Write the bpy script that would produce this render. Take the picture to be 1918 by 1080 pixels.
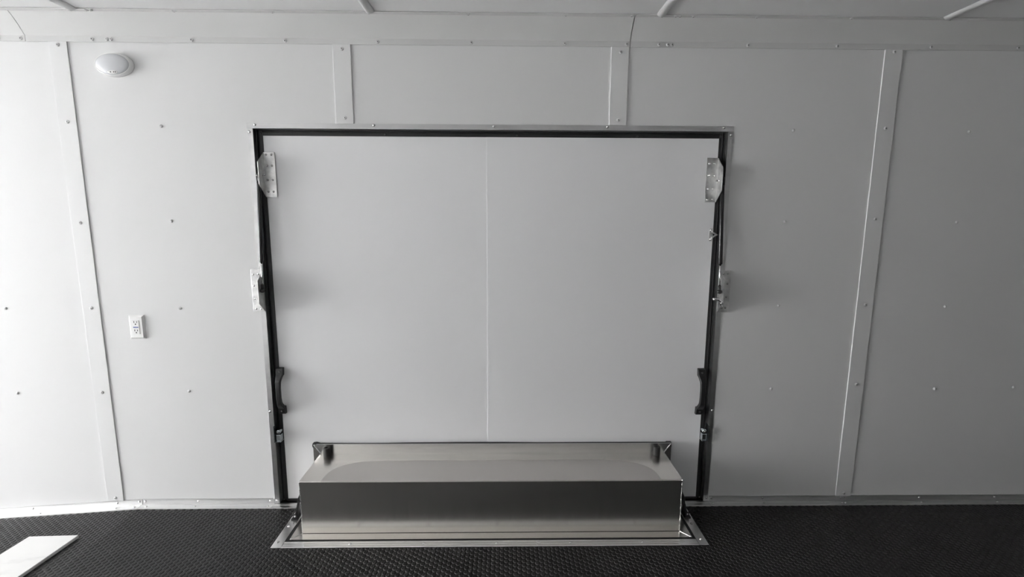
import bpy, bmesh, math, random
import numpy as np
from mathutils import Vector, Matrix

for o in list(bpy.data.objects):
    bpy.data.objects.remove(o, do_unlink=True)
random.seed(7)
C = bpy.context.scene.collection
SC = bpy.context.scene

# ------------------------------------------------------------------ camera
CAM_H, CAM_D, FPX = 1.467, 2.32, 913.9
PITCH, YAW, ROLL = 0.15091, 0.01653, 0.00406
cp, sp, cy, sy = math.cos(PITCH), math.sin(PITCH), math.cos(YAW), math.sin(YAW)
fwd = Vector((sy * cp, cy * cp, -sp))
rt0 = Vector((cy, -sy, 0)); up0 = rt0.cross(fwd)
rt = rt0 * math.cos(ROLL) + up0 * math.sin(ROLL)
up = up0 * math.cos(ROLL) - rt0 * math.sin(ROLL)
cam_data = bpy.data.cameras.new('camera')
cam_data.sensor_fit = 'HORIZONTAL'; cam_data.sensor_width = 36.0
cam_data.lens = FPX / 1918 * 36.0
cam_data.clip_start = 0.02
cam = bpy.data.objects.new('camera', cam_data); C.objects.link(cam)
M4 = Matrix((rt, up, -fwd)).transposed().to_4x4()
M4.translation = Vector((0, -CAM_D, CAM_H))
cam.matrix_world = M4
SC.camera = cam

# ------------------------------------------------------------------ light: overcast sky through the open rear end of the trailer
REAR_X, NOSE_X, FRONT_Y, CEIL_Z = -6.9, 7.6, -2.47, 2.315
SC.view_settings.view_transform = 'Standard'
SC.view_settings.look = 'None'
SC.view_settings.gamma = 1.0
SC.view_settings.use_curve_mapping = False
SC.view_settings.exposure = 2.33
w = bpy.data.worlds.new('overcast_sky'); SC.world = w; w.use_nodes = True
bg = w.node_tree.nodes['Background']
bg.inputs[0].default_value = (1.0, 1.0, 1.0, 1); bg.inputs[1].default_value = 4.0
pl = bpy.data.lights.new('rear_opening_portal', 'AREA'); pl.shape = 'RECTANGLE'
pl.size, pl.size_y = 2.8, 2.5
pl.cycles.is_portal = True
po = bpy.data.objects.new('rear_opening_portal', pl); C.objects.link(po)
po.location = (REAR_X, FRONT_Y / 2, 1.0)
po.rotation_euler = (0, math.radians(-90), 0)
sd = bpy.data.lights.new('sun', 'SUN'); sd.energy = 24.0; sd.angle = 0.01      # shines on the ground outside only
so = bpy.data.objects.new('sun', sd); C.objects.link(so); so.location = (-12, -6, 9); so.rotation_euler = (math.radians(40), 0, 0)

# ------------------------------------------------------------------ materials
def mat(name, color, rough=0.5, metal=0.0, spec=0.5):
    m = bpy.data.materials.new(name); m.use_nodes = True
    b = m.node_tree.nodes['Principled BSDF']
    b.inputs['Base Color'].default_value = (*color, 1)
    b.inputs['Roughness'].default_value = rough
    b.inputs['Metallic'].default_value = metal
    b.inputs['Specular IOR Level'].default_value = spec
    return m

def nodes(m):
    return m.node_tree.nodes, m.node_tree.links, m.node_tree.nodes['Principled BSDF']

def add_bump(m, scale, strength, dist=0.001, stretch=(1, 1, 1), detail=2):
    n, l, b = nodes(m)
    tc = n.new('ShaderNodeNewGeometry'); mp = n.new('ShaderNodeMapping'); mp.inputs['Scale'].default_value = stretch
    nz = n.new('ShaderNodeTexNoise'); nz.inputs['Scale'].default_value = scale; nz.inputs['Detail'].default_value = detail
    bp = n.new('ShaderNodeBump'); bp.inputs['Strength'].default_value = strength; bp.inputs['Distance'].default_value = dist
    l.new(tc.outputs['Position'], mp.inputs[0]); l.new(mp.outputs[0], nz.inputs['Vector'])
    l.new(nz.outputs['Fac'], bp.inputs['Height']); l.new(bp.outputs[0], b.inputs['Normal'])

def add_mottle(m, c1, c2, scale, stretch=(1, 1, 1), rough=None, detail=4, lo=0.35, hi=0.65):
    n, l, b = nodes(m)
    tc = n.new('ShaderNodeNewGeometry'); mp = n.new('ShaderNodeMapping'); mp.inputs['Scale'].default_value = stretch
    nz = n.new('ShaderNodeTexNoise'); nz.inputs['Scale'].default_value = scale; nz.inputs['Detail'].default_value = detail
    cr = n.new('ShaderNodeValToRGB'); cr.color_ramp.elements[0].position = lo; cr.color_ramp.elements[1].position = hi
    cr.color_ramp.elements[0].color = (*c1, 1); cr.color_ramp.elements[1].color = (*c2, 1)
    l.new(tc.outputs['Position'], mp.inputs[0]); l.new(mp.outputs[0], nz.inputs['Vector'])
    l.new(nz.outputs['Fac'], cr.inputs['Fac']); l.new(cr.outputs[0], b.inputs['Base Color'])
    if rough:
        mr = n.new('ShaderNodeMapRange'); mr.inputs['To Min'].default_value = rough[0]; mr.inputs['To Max'].default_value = rough[1]
        mr.inputs['From Min'].default_value = lo; mr.inputs['From Max'].default_value = hi
        l.new(nz.outputs['Fac'], mr.inputs['Value']); l.new(mr.outputs[0], b.inputs['Roughness'])

M = {}
M['panel'] = mat('white_wall_panel', (0.75, 0.75, 0.75), 0.60, 0.0, 0.15); add_bump(M['panel'], 6, 0.10, 0.002)
M['strip'] = mat('white_seam_strip', (0.76, 0.76, 0.76), 0.45, 0.0, 0.2)
M['doorskin'] = mat('white_door_skin', (0.86, 0.86, 0.87), 0.34, 0.0, 0.4); add_bump(M['doorskin'], 3, 0.12, 0.003)
M['cove'] = mat('glossy_white_cove', (0.68, 0.68, 0.675), 0.07); add_bump(M['cove'], 5, 0.22, 0.004, (1, 1, 2))
M['ceil'] = mat('white_ceiling', (0.78, 0.78, 0.78), 0.50, 0.0, 0.3)
M['shell'] = mat('outer_shell', (0.7, 0.7, 0.7), 0.6)
M['rivet'] = mat('white_rivet', (0.64, 0.64, 0.64), 0.22)
M['pit'] = mat('rivet_mandrel_pit', (0.12, 0.12, 0.12), 0.5)
M['steel'] = mat('steel_rivet', (0.72, 0.72, 0.72), 0.18, 1.0)
M['alu'] = mat('mill_aluminium', (0.66, 0.66, 0.66), 0.30, 1.0)
add_mottle(M['alu'], (0.62, 0.62, 0.62), (0.70, 0.70, 0.70), 30, (0.08, 1, 1))
M['rail'] = mat('satin_rail_aluminium', (0.84, 0.84, 0.83), 0.26, 1.0)
add_mottle(M['rail'], (0.80, 0.80, 0.79), (0.88, 0.88, 0.87), 30, (0.08, 1, 1))
M['alubr'] = mat('brushed_bracket_aluminium', (0.6, 0.6, 0.59), 0.36, 1.0)
add_mottle(M['alubr'], (0.54, 0.54, 0.54), (0.82, 0.82, 0.81), 26, (1, 1, 1))
M['weld'] = mat('bright_weld', (0.88, 0.88, 0.87), 0.22, 1.0); add_bump(M['weld'], 260, 0.8, 0.002)
M['black'] = mat('black_rubber_seal', (0.014, 0.014, 0.015), 0.42)
M['blackpl'] = mat('black_plastic', (0.016, 0.016, 0.017), 0.35)
M['bumper'] = mat('rubber_bumper', (0.030, 0.029, 0.028), 0.60)
M['blackmetal'] = mat('black_painted_tube', (0.012, 0.012, 0.013), 0.25)
M['chrome'] = mat('chrome', (0.80, 0.80, 0.80), 0.08, 1.0)
M['zinc'] = mat('zinc_plated_steel', (0.62, 0.66, 0.68), 0.22, 1.0)
M['plastic'] = mat('white_plastic', (0.84, 0.84, 0.83), 0.30)
M['lens'] = mat('frosted_lens', (0.60, 0.61, 0.63), 0.22)
M['slot'] = mat('dark_slot', (0.02, 0.02, 0.02), 0.6)
M['blue'] = mat('blue_print', (0.20, 0.24, 0.46), 0.5)
M['board'] = mat('white_board', (0.72, 0.72, 0.71), 0.60, 0.0, 0.2); add_mottle(M['board'], (0.64, 0.64, 0.63), (0.72, 0.72, 0.71), 7, (1, 3, 1), None, 5, 0.28, 0.45)
M['flake'] = mat('pale_flake', (0.7, 0.69, 0.66), 0.6)
M['ground'] = mat('concrete_ground', (0.42, 0.42, 0.42), 0.9); add_mottle(M['ground'], (0.38, 0.38, 0.38), (0.46, 0.46, 0.46), 2)
# black rubber floor with grey dust
M['rubber'] = mat('black_coin_rubber', (0.006, 0.006, 0.006), 0.36, 0.0, 0.45)
add_mottle(M['rubber'], (0.0025, 0.0025, 0.0027), (0.0085, 0.0083, 0.008), 5.5, (1, 1.6, 1), (0.30, 0.40), 6, 0.45, 0.75)
# fender box sheet: warm mill aluminium with a dried water film on top
def box_metal():
    m = mat('fender_box_aluminium', (0.66, 0.64, 0.61), 0.24, 1.0)
    n, l, b = nodes(m)
    g = n.new('ShaderNodeNewGeometry')
    mp = n.new('ShaderNodeMapping'); mp.inputs['Scale'].default_value = (1, 1, 1)
    nz = n.new('ShaderNodeTexNoise'); nz.inputs['Scale'].default_value = 5.0; nz.inputs['Detail'].default_value = 3
    l.new(g.outputs['Position'], mp.inputs[0]); l.new(mp.outputs[0], nz.inputs['Vector'])
    sep = n.new('ShaderNodeSeparateXYZ'); l.new(g.outputs['Position'], sep.inputs[0])
    def math_(op, a, b_=None, c=None):
        q = n.new('ShaderNodeMath'); q.operation = op
        for i, v in enumerate((a, b_, c)):
            if v is None: continue
            if isinstance(v, (int, float)): q.inputs[i].default_value = v
            else: l.new(v, q.inputs[i])
        return q.outputs[0]
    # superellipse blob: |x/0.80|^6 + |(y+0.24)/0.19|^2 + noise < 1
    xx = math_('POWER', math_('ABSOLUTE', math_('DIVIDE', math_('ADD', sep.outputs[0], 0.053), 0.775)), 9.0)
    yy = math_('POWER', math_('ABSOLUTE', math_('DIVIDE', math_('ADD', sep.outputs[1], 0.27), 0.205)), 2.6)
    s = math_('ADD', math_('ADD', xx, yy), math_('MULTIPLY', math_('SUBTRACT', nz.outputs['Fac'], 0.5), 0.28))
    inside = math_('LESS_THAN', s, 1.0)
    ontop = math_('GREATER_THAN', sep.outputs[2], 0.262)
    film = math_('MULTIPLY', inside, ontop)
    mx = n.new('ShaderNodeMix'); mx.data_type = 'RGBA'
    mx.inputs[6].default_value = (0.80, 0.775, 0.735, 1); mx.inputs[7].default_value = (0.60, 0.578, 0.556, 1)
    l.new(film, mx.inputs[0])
    # faint vertical grain
    mp2 = n.new('ShaderNodeMapping'); mp2.inputs['Scale'].default_value = (90, 90, 3)
    nz2 = n.new('ShaderNodeTexNoise'); nz2.inputs['Scale'].default_value = 1.0; nz2.inputs['Detail'].default_value = 4
    l.new(g.outputs['Position'], mp2.inputs[0]); l.new(mp2.outputs[0], nz2.inputs['Vector'])
    mr = n.new('ShaderNodeMapRange'); mr.inputs['To Min'].default_value = 0.20; mr.inputs['To Max'].default_value = 0.28
    l.new(nz2.outputs['Fac'], mr.inputs['Value'])
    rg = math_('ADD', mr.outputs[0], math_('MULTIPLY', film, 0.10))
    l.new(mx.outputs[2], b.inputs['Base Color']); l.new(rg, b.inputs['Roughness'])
    return m
M['box'] = box_metal()

# ------------------------------------------------------------------ mesh helpers
class MB:
    """collects shapes, builds ONE mesh object"""
    def __init__(s): s.v = []; s.f = []; s.mi = []; s.sm = []
    def add(s, vs, fs, mi=0, smooth=False):
        o = len(s.v); s.v += [tuple(p) for p in vs]
        for f in fs:
            s.f.append(tuple(i + o for i in f)); s.mi.append(mi); s.sm.append(smooth)
        return s
    def box(s, x0, x1, y0, y1, z0, z1, mi=0):
        vs = [(x, y, z) for x in (x0, x1) for y in (y0, y1) for z in (z0, z1)]
        return s.add(vs, [(0, 1, 3, 2), (4, 6, 7, 5), (0, 4, 5, 1), (2, 3, 7, 6), (0, 2, 6, 4), (1, 5, 7, 3)], mi)
    def prism(s, poly, a, b, axis='x', mi=0, fa=None, smooth=False):
        """poly of 2D points extruded along an axis from a to b. axis x: (y,z); y: (x,z); z: (x,y)"""
        def P(p, t):
            return {'x': (t, p[0], p[1]), 'y': (p[0], t, p[1]), 'z': (p[0], p[1], t)}[axis]
        n = len(poly)
        vs = [P(p, a) for p in poly] + [P(p, b) for p in poly]
        fs = [(i, (i + 1) % n, n + (i + 1) % n, n + i) for i in range(n)] + [tuple(range(n))[::-1], tuple(range(n, 2 * n))]
        o = len(s.v); s.add(vs, fs, mi, False)
        if smooth:
            for k in range(len(s.sm) - len(fs), len(s.sm) - 2): s.sm[k] = True
        return s
    def hexa(s, P8, mi=0):
        return s.add(P8, [(0, 1, 2, 3), (7, 6, 5, 4), (0, 4, 5, 1), (1, 5, 6, 2), (2, 6, 7, 3), (3, 7, 4, 0)], mi)
    def lathe(s, prof, seg=16, c=(0, 0, 0), axis='z', sx=1, sy=1, mi=0, smooth=True):
        vs = []; fs = []
        for (r, h) in prof:
            for k in range(seg):
                a = 2 * math.pi * k / seg
                p = (r * math.cos(a) * sx, r * math.sin(a) * sy, h)
                if axis == '-y': p = (p[0], -p[2], p[1])
                elif axis == 'x': p = (p[2], p[0], p[1])
                elif axis == '-z': p = (p[0], -p[1], -p[2])
                vs.append((p[0] + c[0], p[1] + c[1], p[2] + c[2]))
        for j in range(len(prof) - 1):
            for k in range(seg):
                k2 = (k + 1) % seg
                fs.append((j * seg + k, j * seg + k2, (j + 1) * seg + k2, (j + 1) * seg + k))
        s.add(vs, fs, mi, smooth)
        o = len(s.v) - len(vs)
        s.f.append(tuple(o + k for k in range(seg))[::-1]); s.mi.append(mi); s.sm.append(False)
        s.f.append(tuple(o + (len(prof) - 1) * seg + k for k in range(seg))); s.mi.append(mi); s.sm.append(False)
        return s
    def tube(s, pts, r, seg=10, mi=0, closed_caps=True):
        pts = [Vector(p) for p in pts]; rr = r if isinstance(r, (list, tuple)) else [r] * len(pts)
        vs = []; fs = []
        for i, p in enumerate(pts):
            d = (pts[min(i + 1, len(pts) - 1)] - pts[max(i - 1, 0)]).normalized()
            a = Vector((0, 0, 1)) if abs(d.z) < 0.9 else Vector((1, 0, 0))
            u = d.cross(a).normalized(); v = d.cross(u)
            for k in range(seg):
                t = 2 * math.pi * k / seg
                vs.append(p + (u * math.cos(t) + v * math.sin(t)) * rr[i])
        for j in range(len(pts) - 1):
            for k in range(seg):
                k2 = (k + 1) % seg
                fs.append((j * seg + k, (j + 1) * seg + k, (j + 1) * seg + k2, j * seg + k2))
        s.add(vs, fs, mi, True)
        o = len(s.v) - len(vs)
        s.f.append(tuple(o + k for k in range(seg))); s.mi.append(mi); s.sm.append(False)
        s.f.append(tuple(o + (len(pts) - 1) * seg + k for k in range(seg))[::-1]); s.mi.append(mi); s.sm.append(False)
        return s
    def mesh(s, name, mats, origin=(0, 0, 0)):
        me = bpy.data.meshes.new(name)
        me.from_pydata([(x - origin[0], y - origin[1], z - origin[2]) for x, y, z in s.v], [], s.f)
        for m in (mats if isinstance(mats, (list, tuple)) else [mats]): me.materials.append(m)
        me.polygons.foreach_set('material_index', s.mi)
        me.polygons.foreach_set('use_smooth', s.sm)
        bm = bmesh.new(); bm.from_mesh(me)
        bmesh.ops.recalc_face_normals(bm, faces=bm.faces); bm.to_mesh(me); bm.free()
        me.update()
        return me
    def build(s, name, mats, parent=None, bevel=0.0, seg=2):
        a = np.array(s.v); c = (a.min(0) + a.max(0)) / 2; c[2] = a[:, 2].min()
        o = bpy.data.objects.new(name, s.mesh(name, mats, c)); C.objects.link(o)
        place(o, c, parent)
        if bevel:
            b = o.modifiers.new('bevel', 'BEVEL'); b.width = bevel; b.segments = seg; b.limit_method = 'ANGLE'; b.angle_limit = math.radians(35)
        return o

WO = {}
def place(o, p, parent=None):
    p = Vector([float(t) for t in p])
    WO[o] = p
    if parent is not None:
        o.parent = parent; o.location = p - WO[parent]
    else:
        o.location = p
    return o

def thing(name, loc, label, cat, group=None, kind=None):
    o = bpy.data.objects.new(name, None); C.objects.link(o); o.empty_display_size = 0.05
    place(o, loc); return tag(o, label, cat, group, kind)
def tag(o, label=None, cat=None, group=None, kind=None):
    if label: o['label'] = label
    if cat: o['category'] = cat
    if group: o['group'] = group
    if kind: o['kind'] = kind
    return o

# shared rivet meshes: domed head along local +z with a pit in the middle
def rivet_mesh(name, r, h, m, pit=True, mp=None):
    b = MB()
    prof = [(r, 0), (r * 0.97, h * 0.35), (r * 0.80, h * 0.75), (r * 0.52, h)]
    b.lathe(prof, 14)
    if pit:
        b.lathe([(r * 0.36, h * 0.90), (r * 0.36, h * 1.03), (r * 0.28, h * 1.05)], 10, mi=1)
    else:
        b.lathe([(r * 0.52, h), (r * 0.25, h * 1.12), (r * 0.02, h * 1.16)], 14)
    return b.mesh(name, [m, mp or M['pit']])
RV = {
    'white': rivet_mesh('white_rivet', 0.0078, 0.0042, M['rivet']),
    'screw': rivet_mesh('white_screw', 0.0072, 0.0046, M['rivet'], False),
    'steel': rivet_mesh('steel_rivet', 0.0066, 0.0036, M['steel'], False),
    'steelS': rivet_mesh('small_steel_rivet', 0.0056, 0.0032, M['steel'], False),
    'black': rivet_mesh('black_screw', 0.0060, 0.0030, M['blackpl'], True),
}
def rivet(kind, p, parent, face='wall', name='rivet'):
    o = bpy.data.objects.new(name, RV[kind]); C.objects.link(o)
    place(o, p, parent)
    o.rotation_euler = {'wall': (math.pi / 2, 0, 0), 'floor': (0, 0, 0), 'ceiling': (math.pi, 0, 0),
                        'left': (0, -math.pi / 2, 0), 'right': (0, math.pi / 2, 0)}[face]
    return o

# ================================================================== SETTING
TAN = math.tan(math.radians(3.8)); CREASE = -1.83
def fz(x): return TAN * (x - CREASE) if x < CREASE else 0.0    # the beavertail floor drops towards the rear

# door opening
OX0, OX1, OZ = -1.143, 1.034, 1.848
# ---- rear side wall with the door
core = MB()
core.box(REAR_X, OX0 - 0.012, 0.003, 0.07, -0.40, 2.42)
core.box(OX1 + 0.012, NOSE_X, 0.003, 0.07, -0.10, 2.42)
core.box(OX0 - 0.012, OX1 + 0.012, 0.003, 0.07, OZ + 0.012, 2.42)
wall = core.build('wall_back', M['shell']); tag(wall, 'white panelled trailer side wall around the large door', 'wall', kind='structure')
SEAM = [-1.966, -0.724, 0.520, 1.763]
g = 0.002
def wpanel(poly):
    return MB().prism(poly, 0.0, 0.003, 'y').build('wall_panel', M['panel'], wall)
ZT = 2.314
pA = wpanel([(REAR_X, -0.38), (SEAM[0] - g, -0.38), (SEAM[0] - g, ZT), (REAR_X, ZT)])
pB = wpanel([(SEAM[0] + g, -0.02), (OX0 - 0.008, -0.02), (OX0 - 0.008, OZ + 0.008), (SEAM[1] - g, OZ + 0.008), (SEAM[1] - g, ZT), (SEAM[0] + g, ZT)])
pC = wpanel([(SEAM[1] + g, OZ + 0.008), (SEAM[2] - g, OZ + 0.008), (SEAM[2] - g, ZT), (SEAM[1] + g, ZT)])
pD = wpanel([(SEAM[2] + g, OZ + 0.008), (OX1 + 0.008, OZ + 0.008), (OX1 + 0.008, -0.02), (SEAM[3] - g, -0.02), (SEAM[3] - g, ZT), (SEAM[2] + g, ZT)])
pE = wpanel([(SEAM[3] + g, -0.02), (NOSE_X, -0.02), (NOSE_X, ZT), (SEAM[3] + g, ZT)])
for (x, z) in ((-2.371, 1.015), (-2.377, 0.593), (-2.37, 1.43), (-2.37, 1.855)): rivet('screw', (x, 0, z), pA, name='screw')
for (x, z) in ((-1.553, 1.855), (-1.550, 1.429), (-1.549, 1.016), (-1.547, 0.602)): rivet('screw', (x, 0, z), pB, name='screw')
for (x, z) in ((1.337, 1.856), (1.334, 1.437), (1.339, 1.032), (1.338, 0.608)): rivet('screw', (x, 0, z), pD, name='screw')
for (x, z) in ((2.162, 1.854), (2.164, 1.438), (2.164, 1.028), (2.168, 0.607), (2.572, 0.614), (2.57, 1.03), (2.57, 1.44)): rivet('screw', (x, 0, z), pE, name='screw')

def seam_strip(x0, x1, z0, z1, rz):
    t = 0.005
    o = MB().box(x0, x1, -t, 0, z0, z1).build('seam_strip', M['strip'], wall, 0.0012)
    for z in rz: rivet('white', ((x0 + x1) / 2 + 0.002, -t, z), o)
    return o
seam_strip(-2.007, -1.926, 0.0235, 2.214, (2.196, 1.870, 1.420, 1.018, 0.598, 0.040))
seam_strip(-0.764, -0.684, 1.870, 2.214, (2.190, 1.896))
seam_strip(0.480, 0.559, 1.872, 2.214, (2.187, 1.895))
seam_strip(1.722, 1.802, 0.028, 2.214, (2.199, 1.866, 1.451, 1.038, 0.632, 0.044))
seam_strip(2.965, 3.045, 0.028, 2.214, (2.199, 1.866, 1.451, 1.038, 0.632, 0.044))

# ---- the other sides of the trailer body
o = MB().box(REAR_X, NOSE_X, FRONT_Y - 0.06, FRONT_Y, -0.40, 2.42).build('wall_front', M['panel']); tag(o, 'plain white trailer side wall behind the camera', 'wall', kind='structure')
o = MB().box(NOSE_X, NOSE_X + 0.06, FRONT_Y - 0.06, 0.07, -0.10, 2.42).build('wall_right', M['panel']); tag(o, 'white nose end wall of the trailer', 'wall', kind='structure')

# ---- ceiling
ceil = MB().box(REAR_X, NOSE_X, FRONT_Y, 0.0, CEIL_Z + 0.004, CEIL_Z + 0.10).build('ceiling', M['shell']); tag(ceil, 'white trailer ceiling with rounded cover strips', 'ceiling', kind='structure')
BAT = [-6.776, -5.535, -4.294, -3.053, -1.812, -0.570, 0.670, 1.912, 3.154, 4.396, 5.638, 6.880]
edges = [REAR_X] + BAT + [NOSE_X]
for a, b in zip(edges[:-1], edges[1:]):
    MB().box(a + 0.001, b - 0.001, FRONT_Y, 0.0, CEIL_Z, CEIL_Z + 0.003).build('ceiling_panel', M['ceil'], ceil)
for x in BAT:
    pr = [(x + 0.019 * math.cos(t), CEIL_Z - 0.013 * math.sin(t)) for t in np.linspace(0, math.pi, 11)]
    MB().prism(pr, FRONT_Y + 0.01, -0.094, 'y', smooth=True).build('ceiling_strip', M['strip'], ceil)

# ---- cove moulding between wall and ceiling
trim1 = thing('trim_1', (0, 0, 2.209), 'glossy white angled cove moulding along the top of the wall', 'moulding', kind='structure')
def cove(x0, x1, low, upr, off=0.0):
    t = 0.003
    inner = [(-0.0060 - off, 2.209), (-0.0060 - off, 2.233)]
    a = Vector((-0.0060 - off, 2.233)); b = Vector((-0.069 - off, CEIL_Z - 0.004 - off))
    n = Vector((0.75, 0.66))
    for k in range(1, 10):
        u = k / 10; p = a.lerp(b, u) + n * 0.0035 * (1 - (2 * u - 1) ** 2)
        inner.append((p.x, p.y))
    inner += [(b.x, b.y), (-0.094 - off, b.y)]
    outer = [(-0.094 - off, b.y + t), (b.x + 0.002, b.y + t), (a.x + t, 2.238), (a.x + t, 2.209)]
    m = MB(); n_ = len(inner)
    poly = inner + [(-0.094 - off, b.y + t), (b.x + 0.004, b.y + t)]
    for k in range(9, 0, -1):
        u = k / 10; p = a.lerp(b, u) + n * (0.0035 * (1 - (2 * u - 1) ** 2) + t)
        poly.append((p.x, p.y))
    poly += [(a.x + t, 2.235), (a.x + t, 2.209)]
    m.prism(poly, x0, x1, 'x')
    o = m.build('cove_segment', M['cove'], trim1)
    for x in low: rivet('white', (x, -0.0060 - off, 2.2205), o)
    for x in upr: rivet('white', (x, -0.0815, b.y), o, 'ceiling')
    return o
U = 1.016
cove(REAR_X, -2.103, (-2.50, -2.216, -2.120), (-2.55, -2.20))
cove(-2.100, 0.561, (-1.812, -1.748, -1.730, -1.380, -0.970, -0.562, -0.147, 0.269, 0.547), [U * x for x in (-1.799, -1.735, -1.717, -1.375, -0.969, -0.568, -0.152, 0.259, 0.538)])
cove(0.5645, NOSE_X, (0.692, 0.732, 0.751, 1.095, 1.500, 1.928, 2.328), [U * x for x in (0.667, 0.725, 0.743, 0.800, 1.071, 1.478, 1.905)])

# ---- aluminium base angle where wall meets floor
base = thing('baseboard_back', (0, 0, 0), 'bare aluminium angle trim along the foot of the wall', 'trim', kind='structure')
BASE_H, BASE_W = 0.031, 0.046
def base_poly(upper=True):
    top = [(-0.0032, BASE_H), (0.0, BASE_H), (0.0, 0.0)] if upper else [(0.0, 0.004), (0.0, 0.0)]
    p = [(-BASE_W, 0.0005), (-BASE_W, 0.0035), (-BASE_W + 0.003, 0.0048), (-BASE_W + 0.009, 0.0048), (-BASE_W + 0.011, 0.0036),
         (-0.020, 0.0036), (-0.018, 0.0048), (-0.012, 0.0048), (-0.0095, 0.0036)]
    p += ([(-0.0032, 0.0036)] if upper else [(0.0, 0.0036)])
    return p + (top if upper else [(0.0, 0.0)])
def base_seg(x0, x1, up_x, low_x, upper=True):
    poly = base_poly(upper); n = len(poly)
    vs = [(x, y, z + fz(x)) for x in (x0, x1) for (y, z) in poly]
    fs = [(i, (i + 1) % n, n + (i + 1) % n, n + i) for i in range(n)] + [tuple(range(n))[::-1], tuple(range(n, 2 * n))]
    o = MB().add(vs, fs).build('base_angle' if upper else 'threshold_strip', M['alu'], base)
    for x in up_x: rivet('steelS', (x, -0.0032, 0.0185 + fz(x)), o)
    for x in low_x: rivet('steelS', (x, -0.026, 0.0036 + fz(x)), o, 'floor')
    return o
base_seg(REAR_X, -1.835, (-2.82, -2.387, -1.960, -1.849), (-2.80, -2.33, -1.951, -1.86))
base_seg(-1.833, -1.1705, (-1.819, -1.553, -1.190), (-1.80, -1.557, -1.192))
base_seg(-1.1695, 1.061, (), (), False)
base_seg(1.062, NOSE_X, (1.075, 1.342, 1.750, 1.769, 2.165, 2.564), (1.075, 1.339, 1.744, 1.762, 2.159, 2.558))

# ---- floor
fl = MB()
fl.box(CREASE, NOSE_X, FRONT_Y - 0.06, 0.075, -0.06, 0.0)
zr = fz(REAR_X)
ya, yb_ = FRONT_Y - 0.06, 0.075
fl.hexa([(REAR_X, ya, zr - 0.06), (CREASE, ya, -0.06), (CREASE, yb_, -0.06), (REAR_X, yb_, zr - 0.06),
         (REAR_X, ya, zr), (CREASE, ya, 0), (CREASE, yb_, 0), (REAR_X, yb_, zr)])
floor = fl.build('floor', M['rubber']); tag(floor, 'black rubber coin floor, dropping slightly towards the open end at the left', 'floor', kind='structure')
# raised coins: real relief, far too many to pick apart
FX0, FX1, FY0 = -1.034, 0.922, -0.348       # footprint of the fender frame
def coins():
    PX, PY, RX, RY, H, N = 0.0375, 0.0254, 0.0101, 0.0119, 0.0021, 10
    cs = []
    nx = int((2.95 + 2.95) / (PX / 2)); ny = int(1.35 / PY)
    for i in range(nx):
        x = -2.95 + i * PX / 2
        for j in range(ny):
            y = -0.050 - (j + (0.5 if i % 2 else 0)) * PY
            if FX0 + 0.006 < x < FX1 - 0.006 and y > FY0 + 0.008: continue
            cs.append((x, y, fz(x)))
    cs = np.array(cs); a = np.arange(N) * 2 * np.pi / N
    ring0 = np.stack([RX * np.cos(a), RY * np.sin(a), np.full(N, -0.0002)], 1)
    ring1 = np.stack([0.90 * RX * np.cos(a), 0.90 * RY * np.sin(a), np.full(N, H * 0.62)], 1)
    ring2 = np.stack([0.60 * RX * np.cos(a), 0.60 * RY * np.sin(a), np.full(N, H)], 1)
    unit = np.concatenate([ring0, ring1, ring2])
    V = (cs[:, None, :] + unit[None]).copy()
    d = V[:, :, 0] - cs[:, None, 0]
    V[:, :, 2] += np.where(cs[:, None, 0] < CREASE, TAN * d, 0)
    V = V.reshape(-1, 3); n = len(cs)
    k = np.arange(N); k2 = (k + 1) % N
    quads = np.concatenate([np.stack([k, k2, N + k2, N + k], 1), np.stack([N + k, N + k2, 2 * N + k2, 2 * N + k], 1)])
    off = (np.arange(n) * 3 * N)
    Q = (quads[None] + off[:, None, None]).reshape(-1)
    T = ((2 * N + k)[None] + off[:, None]).reshape(-1)
    loops = np.concatenate([Q, T]); nq = n * 2 * N
    starts = np.concatenate([np.arange(nq) * 4, nq * 4 + np.arange(n) * N])
    me = bpy.data.meshes.new('raised_coins')
    me.vertices.add(len(V)); me.vertices.foreach_set('co', V.reshape(-1))
    me.loops.add(len(loops)); me.loops.foreach_set('vertex_index', loops.astype(np.int32))
    me.polygons.add(nq + n); me.polygons.foreach_set('loop_start', starts.astype(np.int32))
    me.update(calc_edges=True); me.validate(); me.shade_flat()
    me.materials.append(M['rubber'])
    o = bpy.data.objects.new('raised_coins', me); C.objects.link(o)
    o.parent = floor; o.location = -WO[floor]; o['kind'] = 'stuff'
    return o
coins()

# ---- ground outside the open end
o = MB().box(-30, 25, -25, 20, -0.9, -0.65).build('ground', M['ground']); tag(o, 'pale concrete ground outside the open rear end', 'ground', kind='structure')

# ---- aluminium frame round the door opening
trim2 = thing('trim_2', (-0.05, 0, 0), 'bare aluminium frame around the white door opening', 'door frame', kind='structure')
FW = 0.0235
T = 0.0022
ov = MB()
ov.box(OX0 - FW - 0.002, OX1 + FW + 0.001, -T - 0.001, 0, OZ, OZ + FW)
ov.box(OX0, OX1, 0, 0.026, OZ, OZ + 0.002)
ftop = ov.build('frame_rail', M['alu'], trim2)
for x in (-1.130, -0.593, -0.048, 0.474, 1.012): rivet('steel', (x, -T - 0.001, OZ + 0.0165), ftop)
for s, x in ((-1, OX0), (1, OX1)):
    m = MB()
    a, b = sorted((x, x + s * FW))
    m.box(a, b, -T, 0, 0.0045, OZ - 0.001)
    a, b = sorted((x, x + s * 0.002))
    m.box(a, b, 0, 0.026, 0.0045, OZ)
    r = m.build('frame_rail', M['alu'], trim2)
    xr = x + s * FW * 0.62
    rivet('steel', (xr, -T, 1.833), r); rivet('steel', (xr, -T, 0.497), r)
    rivet('steelS', (xr, -T, 0.020), r)

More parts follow.
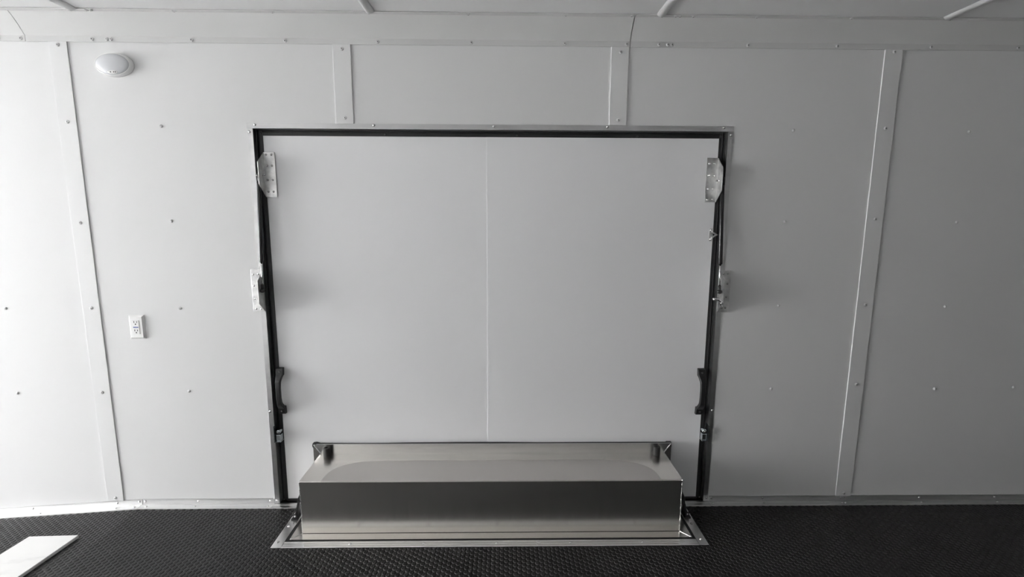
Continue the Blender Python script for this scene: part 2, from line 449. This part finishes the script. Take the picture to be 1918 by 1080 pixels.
# ================================================================== DOOR
DY = 0.030
PX0, PX1, PZ1 = -1.1135, 1.0055, 1.8205
door = thing('door_1', (-0.054, DY, 0.006), 'large white side door with black seal, strut brackets and pull handles', 'door', kind='structure')
MB().box(OX0 - 0.01, OX1 + 0.01, DY + 0.006, DY + 0.045, 0.0, OZ + 0.01).build('door_core', M['shell'], door)
SX = -0.0755
MB().box(PX0 - 0.006, SX, DY, DY + 0.005, 0.008, PZ1 + 0.006).build('door_panel', M['doorskin'], door)
MB().box(SX - 0.006, PX1 + 0.006, DY - 0.0022, DY + 0.0035, 0.008, PZ1 + 0.006).build('door_panel', M['doorskin'], door, 0.0006)
def seal(poly, a, b, axis):
    return MB().prism(poly, a, b, axis).build('door_seal', M['black'], door)
# black seal: flat face with a raised rib next to the jamb
def seal_prof(inner, outer):        # across: from the door skin out to the jamb
    s = 1 if outer > inner else -1
    w_ = abs(outer - inner)
    pts = [(0, DY + 0.004), (0, DY - 0.003), (0.5, DY - 0.004), (0.62, DY - 0.003), (0.66, DY + 0.002), (0.82, DY + 0.002), (0.86, DY - 0.006), (0.97, DY - 0.006), (1, DY + 0.004)]
    return [(inner + s * w_ * u, y) for u, y in pts]
sl = MB().prism([(p[0], p[1]) for p in seal_prof(PX0, OX0 + 0.001)], 0.006, OZ - 0.001, 'z').build('door_seal', M['black'], door)
sr = MB().prism([(p[0], p[1]) for p in seal_prof(PX1, OX1 - 0.001)], 0.006, OZ - 0.001, 'z').build('door_seal', M['black'], door)
st = MB().prism([(p[1], p[0]) for p in seal_prof(PZ1, OZ - 0.001)], PX0 - 0.012, PX1 + 0.012, 'x').build('door_seal', M['black'], door)
MB().box(PX0, PX1, DY - 0.012, DY + 0.004, 0.0035, 0.0105).build('bottom_seal', M['black'], door)
rivet('black', (-1.122, DY - 0.004, 1.829), st, name='screw')
for x in (-0.55, 0.06, 0.62, 1.012): rivet('black', (x, DY - 0.004, 1.829), st, name='screw')

def rivet_grid(parent, xs, zs, y, kind='steelS'):
    for z, a in zip(zs, xs):
        for x in a: rivet(kind, (x, y, z), parent)
# strut brackets riveted to the door: flat plate plus a wing folded towards the room
def door_bracket(s, hinge, far, z0, z1, rv, tipz):
    t = 0.0030
    m = MB()
    a, b = sorted((hinge, far)); m.box(a, b, DY - 0.004 - t, DY - 0.0036, z0, z1)
    y0 = DY - 0.004; y1 = DY - 0.064
    poly = [(y0, z1), (y1, tipz[0]), (y1, tipz[1]), (y0, z0)]
    a, b = sorted((hinge, hinge - s * t)); m.prism(poly, a, b, 'x')
    o = m.build('strut_bracket', M['alubr'], door, 0.0005)
    for x, z in rv: rivet('steelS', (x, DY - 0.004 - t, z), o)
    rivet('steel', (hinge + s * 0.0, 0.0, (z0 + z1) / 2 - 0.003), o, 'right' if s > 0 else 'left', name='pivot_bolt')
    MB().lathe([(0.0045, 0), (0.0045, 0.014)], 10, (hinge if s > 0 else hinge - 0.014, 0.0, (z0 + z1) / 2 - 0.003), 'x').build('bolt_end', M['steel'], o)
    return o
ZL = (1.735, 1.685, 1.621, 1.567)
door_bracket(1, -1.1140, -1.0635, 1.542, 1.747, [(x, z) for z in ZL for x in (-1.102, -1.0785)], (1.698, 1.597))
ZR = (1.706, 1.651, 1.589, 1.5405)
door_bracket(-1, 1.0062, 0.9540, 1.527, 1.732, [(x, z) for z in ZR for x in (0.9655, 0.9885)], (1.682, 1.579))

# black pull handles
def handle(x0, x1, z0, z1):
    fh = 0.046
    out = [(DY - 0.002, z1), (DY - 0.020, z1), (DY - 0.024, z1 - 0.006), (DY - 0.026, z1 - 0.030), (DY - 0.040, z1 - 0.044), (DY - 0.052, z1 - 0.060),
           (DY - 0.055, z1 - 0.095)]
    inn = [(DY - 0.002, z1 - 0.040), (DY - 0.012, z1 - 0.042), (DY - 0.024, z1 - 0.056), (DY - 0.033, z1 - 0.072), (DY - 0.036, z1 - 0.095)]
    mid = (z0 + z1) / 2
    mir = lambda L: [(y, 2 * mid - z) for y, z in L][::-1]
    O = out + mir(out); I = inn + mir(inn)
    xm = (x0 + x1) / 2; m = MB()
    vs = []; fs = []
    # loft strips: outer and inner curves, narrower in the grip
    def wid(z):
        u = min(abs(z - z1), abs(z - z0)); k = min(max((u - 0.030) / 0.035, 0), 1); return (x1 - x0) / 2 * (1 - 0.40 * k)
    # resample both curves to equal count by z
    def samp(L, n):
        P = [Vector(p) for p in L]; d = [0]
        for a, b in zip(P[:-1], P[1:]): d.append(d[-1] + (b - a).length)
        r = []
        for i in range(n):
            t = d[-1] * i / (n - 1); k = max(j for j in range(len(d)) if d[j] <= t + 1e-9); k = min(k, len(P) - 2)
            r.append(P[k].lerp(P[k + 1], (t - d[k]) / (d[k + 1] - d[k])))
        return r
    n = 30; A = samp(O, n); B = samp(I, n)
    for a, b in zip(A, B):
        wa, wb = wid(a.y), wid(b.y)
        vs += [(xm - wa, a.x, a.y), (xm + wa, a.x, a.y), (xm + wb, b.x, b.y), (xm - wb, b.x, b.y)]
    for i in range(n - 1):
        for k in range(4):
            fs.append((i * 4 + k, i * 4 + (k + 1) % 4, i * 4 + 4 + (k + 1) % 4, i * 4 + 4 + k))
    fs += [(3, 2, 1, 0), tuple((n - 1) * 4 + k for k in range(4))]
    m.add(vs, fs)
    o = m.build('pull_handle', M['blackpl'], door, 0.003, 3)
    for z in (z1 - 0.018, z0 + 0.018): rivet('black', (xm + 0.001, DY - 0.024, z), o, name='screw')
    return o
handle(-1.1200, -1.0870, 0.477, 0.716)
handle(0.9700, 1.0060, 0.467, 0.708)
# small catch plate on the right edge of the door
m = MB(); m.box(0.985, 1.0045, DY - 0.0065, DY - 0.0040, 1.342, 1.404)
m.prism([(0.996, 1.390), (1.023, 1.3735), (0.996, 1.356), (0.996, 1.362), (1.013, 1.3735), (0.996, 1.384)], DY - 0.020, DY - 0.0065, 'y')
cpx = m.build('catch_plate', M['alubr'], door, 0.0005)
rivet('steel', (0.994, DY - 0.0065, 1.3945), cpx); rivet('steel', (0.994, DY - 0.0065, 1.3515), cpx)

# ================================================================== THINGS ON AND AROUND THE DOOR
def wall_bracket(s, hinge, far, z0, z1, rv, tipz, bolt, label):
    th = thing('strut_bracket', ((hinge + far) / 2, -0.004, z0), label, 'bracket', 'brackets screwed to the wall beside the door')
    t = 0.0030; yb = -0.0036
    a, b = sorted((hinge, far))
    pl_ = MB().box(a, b, yb - t, yb, z0, z1).build('mounting_plate', M['alubr'], th, 0.0004)
    m = MB(); a, b = sorted((hinge, hinge - s * t))
    m.prism([(yb - t, z1 - 0.002), (-0.062, tipz[0]), (-0.062, tipz[1]), (yb - t, z0)], a, b, 'x')
    wg = m.build('wing', M['alubr'], th, 0.0004)
    for x, z in rv: rivet('steelS', (x, yb - t, z), pl_)
    return th
wall_bracket(-1, -1.1445, -1.1990, 1.002, 1.206, [(-1.187, 1.181), (-1.1875, 1.127), (-1.187, 1.064), (-1.185, 1.016), (-1.164, 1.183), (-1.162, 1.014)], (1.156, 1.051), None,
             'aluminium bracket on the wall at the left door edge, wing in shade')
wall_bracket(1, 1.0395, 1.0920, 1.001, 1.204, [(1.075, 1.191), (1.076, 1.141), (1.075, 1.076), (1.0745, 1.023), (1.054, 1.190), (1.057, 1.023)], (1.158, 1.054), None,
             'aluminium bracket on the wall at the right door edge, wing catching light')

def gas_strut(top, bot, zc, s, label):
    top = Vector(top); bot = Vector(bot)
    th = thing('gas_strut', bot, label, 'gas strut', 'black gas struts at both door edges')
    u = lambda z: top.lerp(bot, (top.z - z) / (top.z - bot.z))
    MB().tube([u(top.z - 0.028), u(top.z - 0.031), u(zc + 0.004), u(zc)], [0.008, 0.0100, 0.0100, 0.0085], 16).build('cylinder', M['blackmetal'], th)
    MB().tube([u(zc + 0.01), u(bot.z + 0.018)], 0.0048, 12).build('piston_rod', M['chrome'], th)
    e = MB().tube([u(top.z + 0.008), u(top.z - 0.034)], 0.0065, 10); e.lathe([(0.0035, -0.014), (0.0075, -0.006), (0.0085, 0), (0.0075, 0.006), (0.0035, 0.012)], 12, top, 'x')
    e.build('end_fitting', M['blackpl'], th)
    e = MB().tube([u(bot.z + 0.030), u(bot.z + 0.004)], 0.0070, 10)
    e.lathe([(0.004, -0.012), (0.0085, -0.008), (0.0105, 0), (0.0085, 0.008), (0.004, 0.012)], 14, bot, 'x')
    e.build('ball_end', M['blackpl'], th)
gas_strut((-1.1300, -0.002, 1.640), (-1.1320, -0.042, 1.108), 1.240, -1, 'black gas strut between the two brackets at the left door edge')
gas_strut((1.0215, -0.002, 1.634), (1.0255, -0.042, 1.106), 1.236, 1, 'black gas strut between the two brackets at the right door edge')

# hold-back hook below the right strut
th = thing('hold_back_hook', (1.018, -0.03, 1.045), 'small shiny hook below the end of the right gas strut', 'hook')
m = MB()
m.tube([(1.0400, -0.050, 1.046), (1.0330, -0.052, 1.060), (1.0180, -0.050, 1.072), (0.9980, -0.046, 1.071)], [0.006, 0.008, 0.008, 0.006], 10)
m.build('hook_arm', M['chrome'], th)
for p in ((1.0005, -0.050, 1.072), (1.034, -0.056, 1.054)):
    MB().lathe([(0.0075, -0.006), (0.0075, 0.004), (0.004, 0.007)], 12, p, '-y').build('hook_pin', M['steel'], th)
MB().box(1.0365, 1.0395, -0.060, -0.030, 1.040, 1.066).build('hook_tab', M['steel'], th)

# roller latches in the lower seal
def roller(s, xj, z0, label):
    th = thing('roller_latch', (xj + s * 0.014, 0.012, z0), label, 'latch', 'roller latches low at both door edges')
    a, b = sorted((xj, xj + s * 0.0025))
    m = MB(); m.box(a, b, -0.016, 0.026, z0, z0 + 0.086)
    a, b = sorted((xj, xj + s * 0.030)); m.box(a, b, -0.012, 0.024, z0, z0 + 0.003)
    m.build('bracket_plate', M['zinc'], th)
    m = MB(); a, b = sorted((xj + s * 0.006, xj + s * 0.028)); m.box(a, b, -0.004, 0.022, z0 + 0.003, z0 + 0.036)
    m.build('latch_body', M['zinc'], th, 0.002)
    MB().lathe([(0.008, -0.012), (0.0100, -0.009), (0.0100, 0.014), (0.008, 0.017)], 18, (xj + s * 0.019, 0.008, z0 + 0.052), '-y').build('roller', M['zinc'], th)
    MB().lathe([(0.0035, 0.0), (0.0035, 0.008)], 10, (xj + s * 0.019, -0.008, z0 + 0.052), '-y').build('roller_pin', M['steel'], th)
roller(1, OX0 + 0.0005, 0.338, 'small zinc roller latch below the left black handle')
roller(-1, OX1 - 0.0005, 0.336, 'small zinc roller latch below the right black handle')

# ================================================================== FENDER BOX AND ITS FLOOR FRAME
BX0, BX1, BYF, BYB, BZ = -0.926, 0.820, -0.252, 0.004, 0.2673
fb = thing('fender_box', (-0.053, -0.13, 0.006), 'long bare aluminium wheel box standing on the floor against the door', 'wheel box')
t = 0.003
m = MB()
# folded sheet: top and front with a rounded bend, as one profile
prof = [(BYB, BZ), ]
rb = 0.006
for k in range(6):
    a = math.pi / 2 + k / 5 * math.pi / 2
    prof.append((BYF + rb + rb * math.cos(a), BZ - rb + rb * math.sin(a)))
prof += [(BYF, 0.0113), (BYF + t, 0.0113)]
for k in range(5, -1, -1):
    a = math.pi / 2 + k / 5 * math.pi / 2
    prof.append((BYF + rb + (rb - t) * math.cos(a), BZ - rb + (rb - t) * math.sin(a)))
prof += [(BYB, BZ - t)]
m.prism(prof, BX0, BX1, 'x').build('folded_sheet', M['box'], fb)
for x in (BX0, BX1 - t):
    a, b = (x + 0.0005, x + t) if x < 0 else (x, x + t - 0.0005)
    MB().box(a, b, BYF + 0.004, BYB, 0.0095, BZ - 0.004).build('end_plate', M['box'], fb)
# flange lying on the floor, in three mitred strips
FF = 0.043; z0, z1 = 0.0062, 0.0095
A_ = (BX0, BYF); B_ = (BX1, BYF)
MB().prism([(BX0 - FF, BYF - FF), (BX1 + FF, BYF - FF), B_, A_], z0, z1, 'z').build('floor_flange', M['box'], fb)
MB().prism([(BX0 - FF, BYF - FF), A_, (BX0, BYB), (BX0 - FF, BYB)], z0, z1, 'z').build('floor_flange', M['box'], fb)
MB().prism([B_, (BX1 + FF, BYF - FF), (BX1 + FF, BYB), (BX1, BYB)], z0, z1, 'z').build('floor_flange', M['box'], fb)
# flange standing up against the door
ZF = BZ + 0.052
MB().prism([(BX0 - 0.034, ZF), (BX1 + 0.034, ZF), (BX1 - 0.004, BZ), (BX0 + 0.004, BZ)], BYB, BYB + t, 'y').build('back_flange', M['rail'], fb)
MB().prism([(BX0 - 0.034, ZF), (BX0 - 0.002, BZ), (BX0 - 0.002, 0.0095), (BX0 - 0.034, 0.0095)], BYB + 0.002, BYB + 0.002 + t, 'y').build('back_flange', M['box'], fb)
MB().prism([(BX1 + 0.034, ZF), (BX1 + 0.002, BZ), (BX1 + 0.002, 0.0095), (BX1 + 0.034, 0.0095)], BYB + 0.002, BYB + 0.002 + t, 'y').build('back_flange', M['box'], fb)
# black foam gasket behind the flange, peeping out on top
g_ = MB(); pts = [(BX0 - 0.032, 0.012), (BX0 - 0.033, ZF - 0.030), (BX0 - 0.040, ZF - 0.012), (BX0 - 0.038, ZF + 0.001), (BX0 - 0.022, ZF + 0.003), (BX0 - 0.004, ZF - 0.0035), (-0.70, ZF - 0.0055), (-0.60, ZF - 0.005),
      (-0.48, ZF - 0.003), (-0.25, ZF - 0.0010), (0.0, ZF - 0.0015), (0.20, ZF - 0.004), (0.45, ZF - 0.0035), (BX1 + 0.010, ZF - 0.0035), (BX1 + 0.014, ZF + 0.0005), (BX1 + 0.036, ZF + 0.0005), (BX1 + 0.036, ZF - 0.02), (BX1 + 0.032, ZF - 0.04), (BX1 + 0.032, 0.012)]
g_.prism(pts, BYB + t + 0.0022, DY - 0.0016, 'y').build('foam_gasket', M['black'], fb)
# weld beads at the corners
rnd = random.Random(3)
def weld(a, b, r=0.0035, n=None):
    a, b = Vector(a), Vector(b); L = (b - a).length; n = n or max(4, int(L / 0.005))
    m = MB(); P = [a.lerp(b, i / n) + Vector((rnd.uniform(-1, 1), rnd.uniform(-1, 1), rnd.uniform(-1, 1))) * 0.0006 for i in range(n + 1)]
    m.tube(P, [r * rnd.uniform(0.65, 1.1) for _ in P], 7).build('weld_bead', M['weld'], fb)
for x, s in ((BX0, -1), (BX1, 1)):
    weld((x, BYF + 0.001, 0.012), (x, BYF + 0.001, BZ - 0.002), 0.0028)
    weld((x, BYF + 0.002, BZ - 0.0015), (x, BYB, BZ - 0.0015), 0.0022)
    weld((x, BYF, 0.0100), (x + s * FF * 0.95, BYF - FF * 0.95, 0.0095), 0.0026)
    weld((x - s * 0.004, BYB - 0.001, BZ + 0.001), (x + s * 0.030, BYB + 0.001, ZF - 0.004), 0.0034)
# rubber bumpers on top
for x in (-0.8835, 0.7720):
    b = MB(); c = (x, BYB - 0.021, BZ)
    b.lathe([(0.0175, 0.0), (0.0180, 0.003), (0.0180, 0.042), (0.0165, 0.0455), (0.0085, 0.0455), (0.0075, 0.0435), (0.0070, 0.030)], 24, c)
    b.build('rubber_bumper', M['bumper'], fb)

ff = thing('floor_frame', (-0.055, -0.19, 0.0), 'aluminium floor frame riveted around the foot of the wheel box', 'floor frame')
RX0, RX1, RYF, RYB = -1.031, 0.921, -0.3445, -0.0475
IX0, IX1, IYF = -0.986, 0.878, -0.303
def rail_prof(o_, i_):
    w_ = i_ - o_
    return [(o_, 0.0005), (o_, 0.0055), (o_ + 0.08 * w_, 0.0068), (o_ + 0.25 * w_, 0.0068), (o_ + 0.30 * w_, 0.0058), (o_ + 0.42 * w_, 0.0058), (o_ + 0.46 * w_, 0.0064),
            (o_ + 0.54 * w_, 0.0064), (o_ + 0.58 * w_, 0.0058), (o_ + 0.78 * w_, 0.0058), (o_ + 0.82 * w_, 0.0068), (o_ + 0.98 * w_, 0.0068), (i_, 0.0055), (i_, 0.0005)]
fr_ = MB().prism(rail_prof(RYF, IYF), RX0 + 0.046, RX1 - 0.044, 'x').build('frame_rail', M['rail'], ff)
for x in (-0.687, -0.358, -0.031, 0.301, 0.629): rivet('steel', (x, -0.3205, 0.0058), fr_, 'floor')
for o_, i_, rx in ((RX0, IX0, -1.0145), (RX1, IX1, 0.8990)):
    a, b = sorted((o_, i_))
    sr_ = MB().box(a, b, RYF, RYB, 0.0005, 0.0072).build('frame_rail', M['rail'], ff, 0.001)
    for y in (-0.306, -0.194, -0.075): rivet('steel', (rx, y, 0.0072), sr_, 'floor')
MB().prism([(IX0 + 0.001, RYB), (IX0 + 0.001, IYF + 0.001), (IX1 - 0.001, IYF + 0.001), (IX1 - 0.001, RYB)], 0.0003, 0.0045, 'z').build('gap_seal', M['black'], ff)

def rubber_latch(s, xb, label):
    th = thing('rubber_latch', (xb, -0.115, 0.0072), label, 'latch', 'black rubber latches at both ends of the wheel box')
    z0 = 0.0074
    MB().box(xb - 0.017, xb + 0.017, -0.150, -0.086, z0, z0 + 0.005).build('anchor_plate', M['blackpl'], th, 0.001)
    m = MB()
    for y in (-0.143, -0.097): MB().box(xb - 0.009, xb + 0.009, y - 0.003, y + 0.003, z0 + 0.005, z0 + 0.026).build('anchor_ear', M['blackpl'], th)
    MB().lathe([(0.004, -0.028), (0.004, 0.028)], 10, (xb, -0.120, z0 + 0.018), '-y').build('anchor_pin', M['steel'], th)
    # tapered strap leaning in towards the box, pointed pull tab on top
    xt = xb - s * 0.036
    L = [(xb, z0 + 0.010, 0.019, 0.0075), (xb - s * 0.006, z0 + 0.034, 0.016, 0.006), (xb - s * 0.016, z0 + 0.078, 0.015, 0.0058), (xb - s * 0.021, z0 + 0.092, 0.021, 0.009),
         (xb - s * 0.027, z0 + 0.112, 0.020, 0.008), (xt, z0 + 0.146, 0.009, 0.004)]
    vs = []; fs = []
    for (x, z, wy, tx) in L:
        vs += [(x - tx, -0.120 - wy, z), (x + tx, -0.120 - wy, z), (x + tx, -0.120 + wy, z), (x - tx, -0.120 + wy, z)]
    for i in range(len(L) - 1):
        for k in range(4): fs.append((i * 4 + k, i * 4 + (k + 1) % 4, i * 4 + 4 + (k + 1) % 4, i * 4 + 4 + k))
    fs += [(3, 2, 1, 0), tuple((len(L) - 1) * 4 + k for k in range(4))]
    MB().add(vs, fs).build('strap', M['blackpl'], th, 0.002)
    # keeper on the box end
    xe = BX0 - 0.0005 if s < 0 else BX1 + 0.0005
    k = MB(); a, b = sorted((xe, xe + s * 0.003)); k.box(a, b, -0.142, -0.098, 0.070, 0.104)
    a, b = sorted((xe, xb - s * 0.030)); k.box(a, b, -0.136, -0.104, 0.096, 0.1005)
    k.build('keeper', M['alubr'], th)
rubber_latch(-1, -1.006, 'black rubber latch strap at the left end of the wheel box')
rubber_latch(1, 0.896, 'black rubber latch strap at the right end of the wheel box')

# ================================================================== SMALL THINGS ON THE WALL
dl = thing('dome_light', (-1.727, -0.001, 2.066), 'oval white dome light mounted high on the wall at the left', 'light')
cc = (-1.7265, 0.0, 2.113)
MB().lathe([(0.082, 0.0), (0.083, 0.004), (0.0815, 0.012), (0.078, 0.020), (0.0755, 0.0225), (0.0735, 0.0215)], 48, cc, '-y', 1, 0.60).build('housing', M['plastic'], dl)
MB().lathe([(0.0735, 0.018), (0.0730, 0.0222), (0.064, 0.0262), (0.046, 0.0295), (0.022, 0.0310), (0.002, 0.0312)], 48, cc, '-y', 1, 0.60).build('lens', M['lens'], dl)
b = MB(); b.lathe([(0.019, 0.020), (0.018, 0.0285), (0.014, 0.0295)], 24, (cc[0] + 0.003, 0, cc[2] - 0.034), '-y', 1.25, 0.42)
sw = b.build('switch', M['plastic'], dl)
for dx in (-0.008, 0.006, 0.013):
    MB().box(cc[0] + 0.002 + dx, cc[0] + 0.006 + dx, -0.0300, -0.0294, cc[2] - 0.0372, cc[2] - 0.0325).build('switch_mark', M['slot'], sw)

ol = thing('wall_outlet', (-1.760, 0.0, 0.868), 'white double wall outlet with blue buttons on the left wall panel', 'outlet')
x0, x1, z0, z1 = -1.7965, -1.7235, 0.8675, 0.9835
def frustum(m, x0, x1, z0, z1, y0, y1, ins, mi=0):
    m.hexa([(x0, y0, z0), (x1, y0, z0), (x1, y0, z1), (x0, y0, z1), (x0 + ins, y1, z0 + ins), (x1 - ins, y1, z0 + ins), (x1 - ins, y1, z1 - ins), (x0 + ins, y1, z1 - ins)], mi); return m
m = MB().box(x0, x1, -0.002, 0, z0, z1); frustum(m, x0, x1, z0, z1, -0.002, -0.0105, 0.0075)
m.build('cover_plate', M['plastic'], ol, 0.0008)
xc, zc = -1.7605, 0.9255
rec = frustum(MB(), xc - 0.0165, xc + 0.0165, zc - 0.0335, zc + 0.0335, -0.0105, -0.0125, 0.0008).build('receptacle', M['plastic'], ol)
for dz in (0.0205, -0.0205):
    for dx, h in ((-0.0065, 0.0046), (0.0065, 0.0040)):
        MB().box(xc + dx - 0.0013, xc + dx + 0.0013, -0.01295, -0.0124, zc + dz + 0.001, zc + dz + 0.001 + 2 * h).build('blade_slot', M['slot'], rec)
    MB().lathe([(0.0030, 0.0124), (0.0030, 0.01295)], 12, (xc, 0, zc + dz - 0.0055), '-y').build('ground_hole', M['slot'], rec)
for dx in (-0.0062, 0.0062):
    bt = MB().box(xc + dx - 0.0058, xc + dx + 0.0058, -0.0134, -0.0124, zc - 0.0028, zc + 0.0028).build('button', M['blue'], rec)

# ================================================================== LOOSE THINGS ON THE FLOOR
bd = MB()
zf = lambda x: fz(x) + 0.0015
bx = [(-2.185, -0.235), (-1.945, -0.250), (-2.040, -1.34), (-2.290, -1.32)]
n_ = 4
vs = [(x, y, zf(x)) for x, y in bx] + [(x, y, zf(x) + 0.0150) for x, y in bx]
bd.hexa(vs)
o = bd.build('loose_board', M['board'], None, 0.0025, 3); tag(o, 'loose white board lying flat on the black floor', 'board')

sh = MB()
P = [(0.151 + 0.009 * math.cos(a) + 0.002 * a, -0.322 + 0.010 * math.sin(a), 0.0098 + 0.0022 * abs(a - 2)) for a in np.linspace(0.8, 5.9, 18)]
sh.tube(P, 0.0009, 6)
o = sh.build('metal_shaving', M['alubr']); tag(o, 'tiny curled metal shaving on the front rail of the floor frame', 'shaving')

rd = random.Random(11)
db = MB()
def flake(x, y, z, r):
    a = rd.uniform(0, 6.3); c, s_ = math.cos(a), math.sin(a); q = rd.uniform(0.35, 0.9)
    L = [(r, 0), (0, r * q), (-r, 0), (0, -r * q)]
    vs = [(x + u * c - v * s_, y + u * s_ + v * c, z + rd.uniform(0, 0.3) * r) for u, v in L] + [(x, y, z + r * 0.7)]
    db.add(vs, [(0, 1, 4), (1, 2, 4), (2, 3, 4), (3, 0, 4), (3, 2, 1, 0)])
for _ in range(70):      # chips shaken out in front of the box and to its right
    x = rd.gauss(0.83, 0.22); y = -0.352 - abs(rd.gauss(0.0, 0.09)); flake(x, y, 0.0012, rd.uniform(0.0007, 0.0022))
for _ in range(45):
    flake(rd.uniform(-2.0, 2.4), rd.uniform(-0.7, -0.10) if rd.random() < 0.5 else rd.uniform(-0.7, -0.36), 0.0012, rd.uniform(0.0007, 0.0018)) if True else None
for _ in range(26):      # on the floor flange
    flake(rd.uniform(0.0, 0.80), rd.uniform(-0.290, -0.256), 0.0095, rd.uniform(0.0006, 0.0016))
o = db.build('debris_chips', M['flake']); tag(o, 'scattered pale drilling chips on the black floor and wheel box flange', 'debris', kind='stuff')
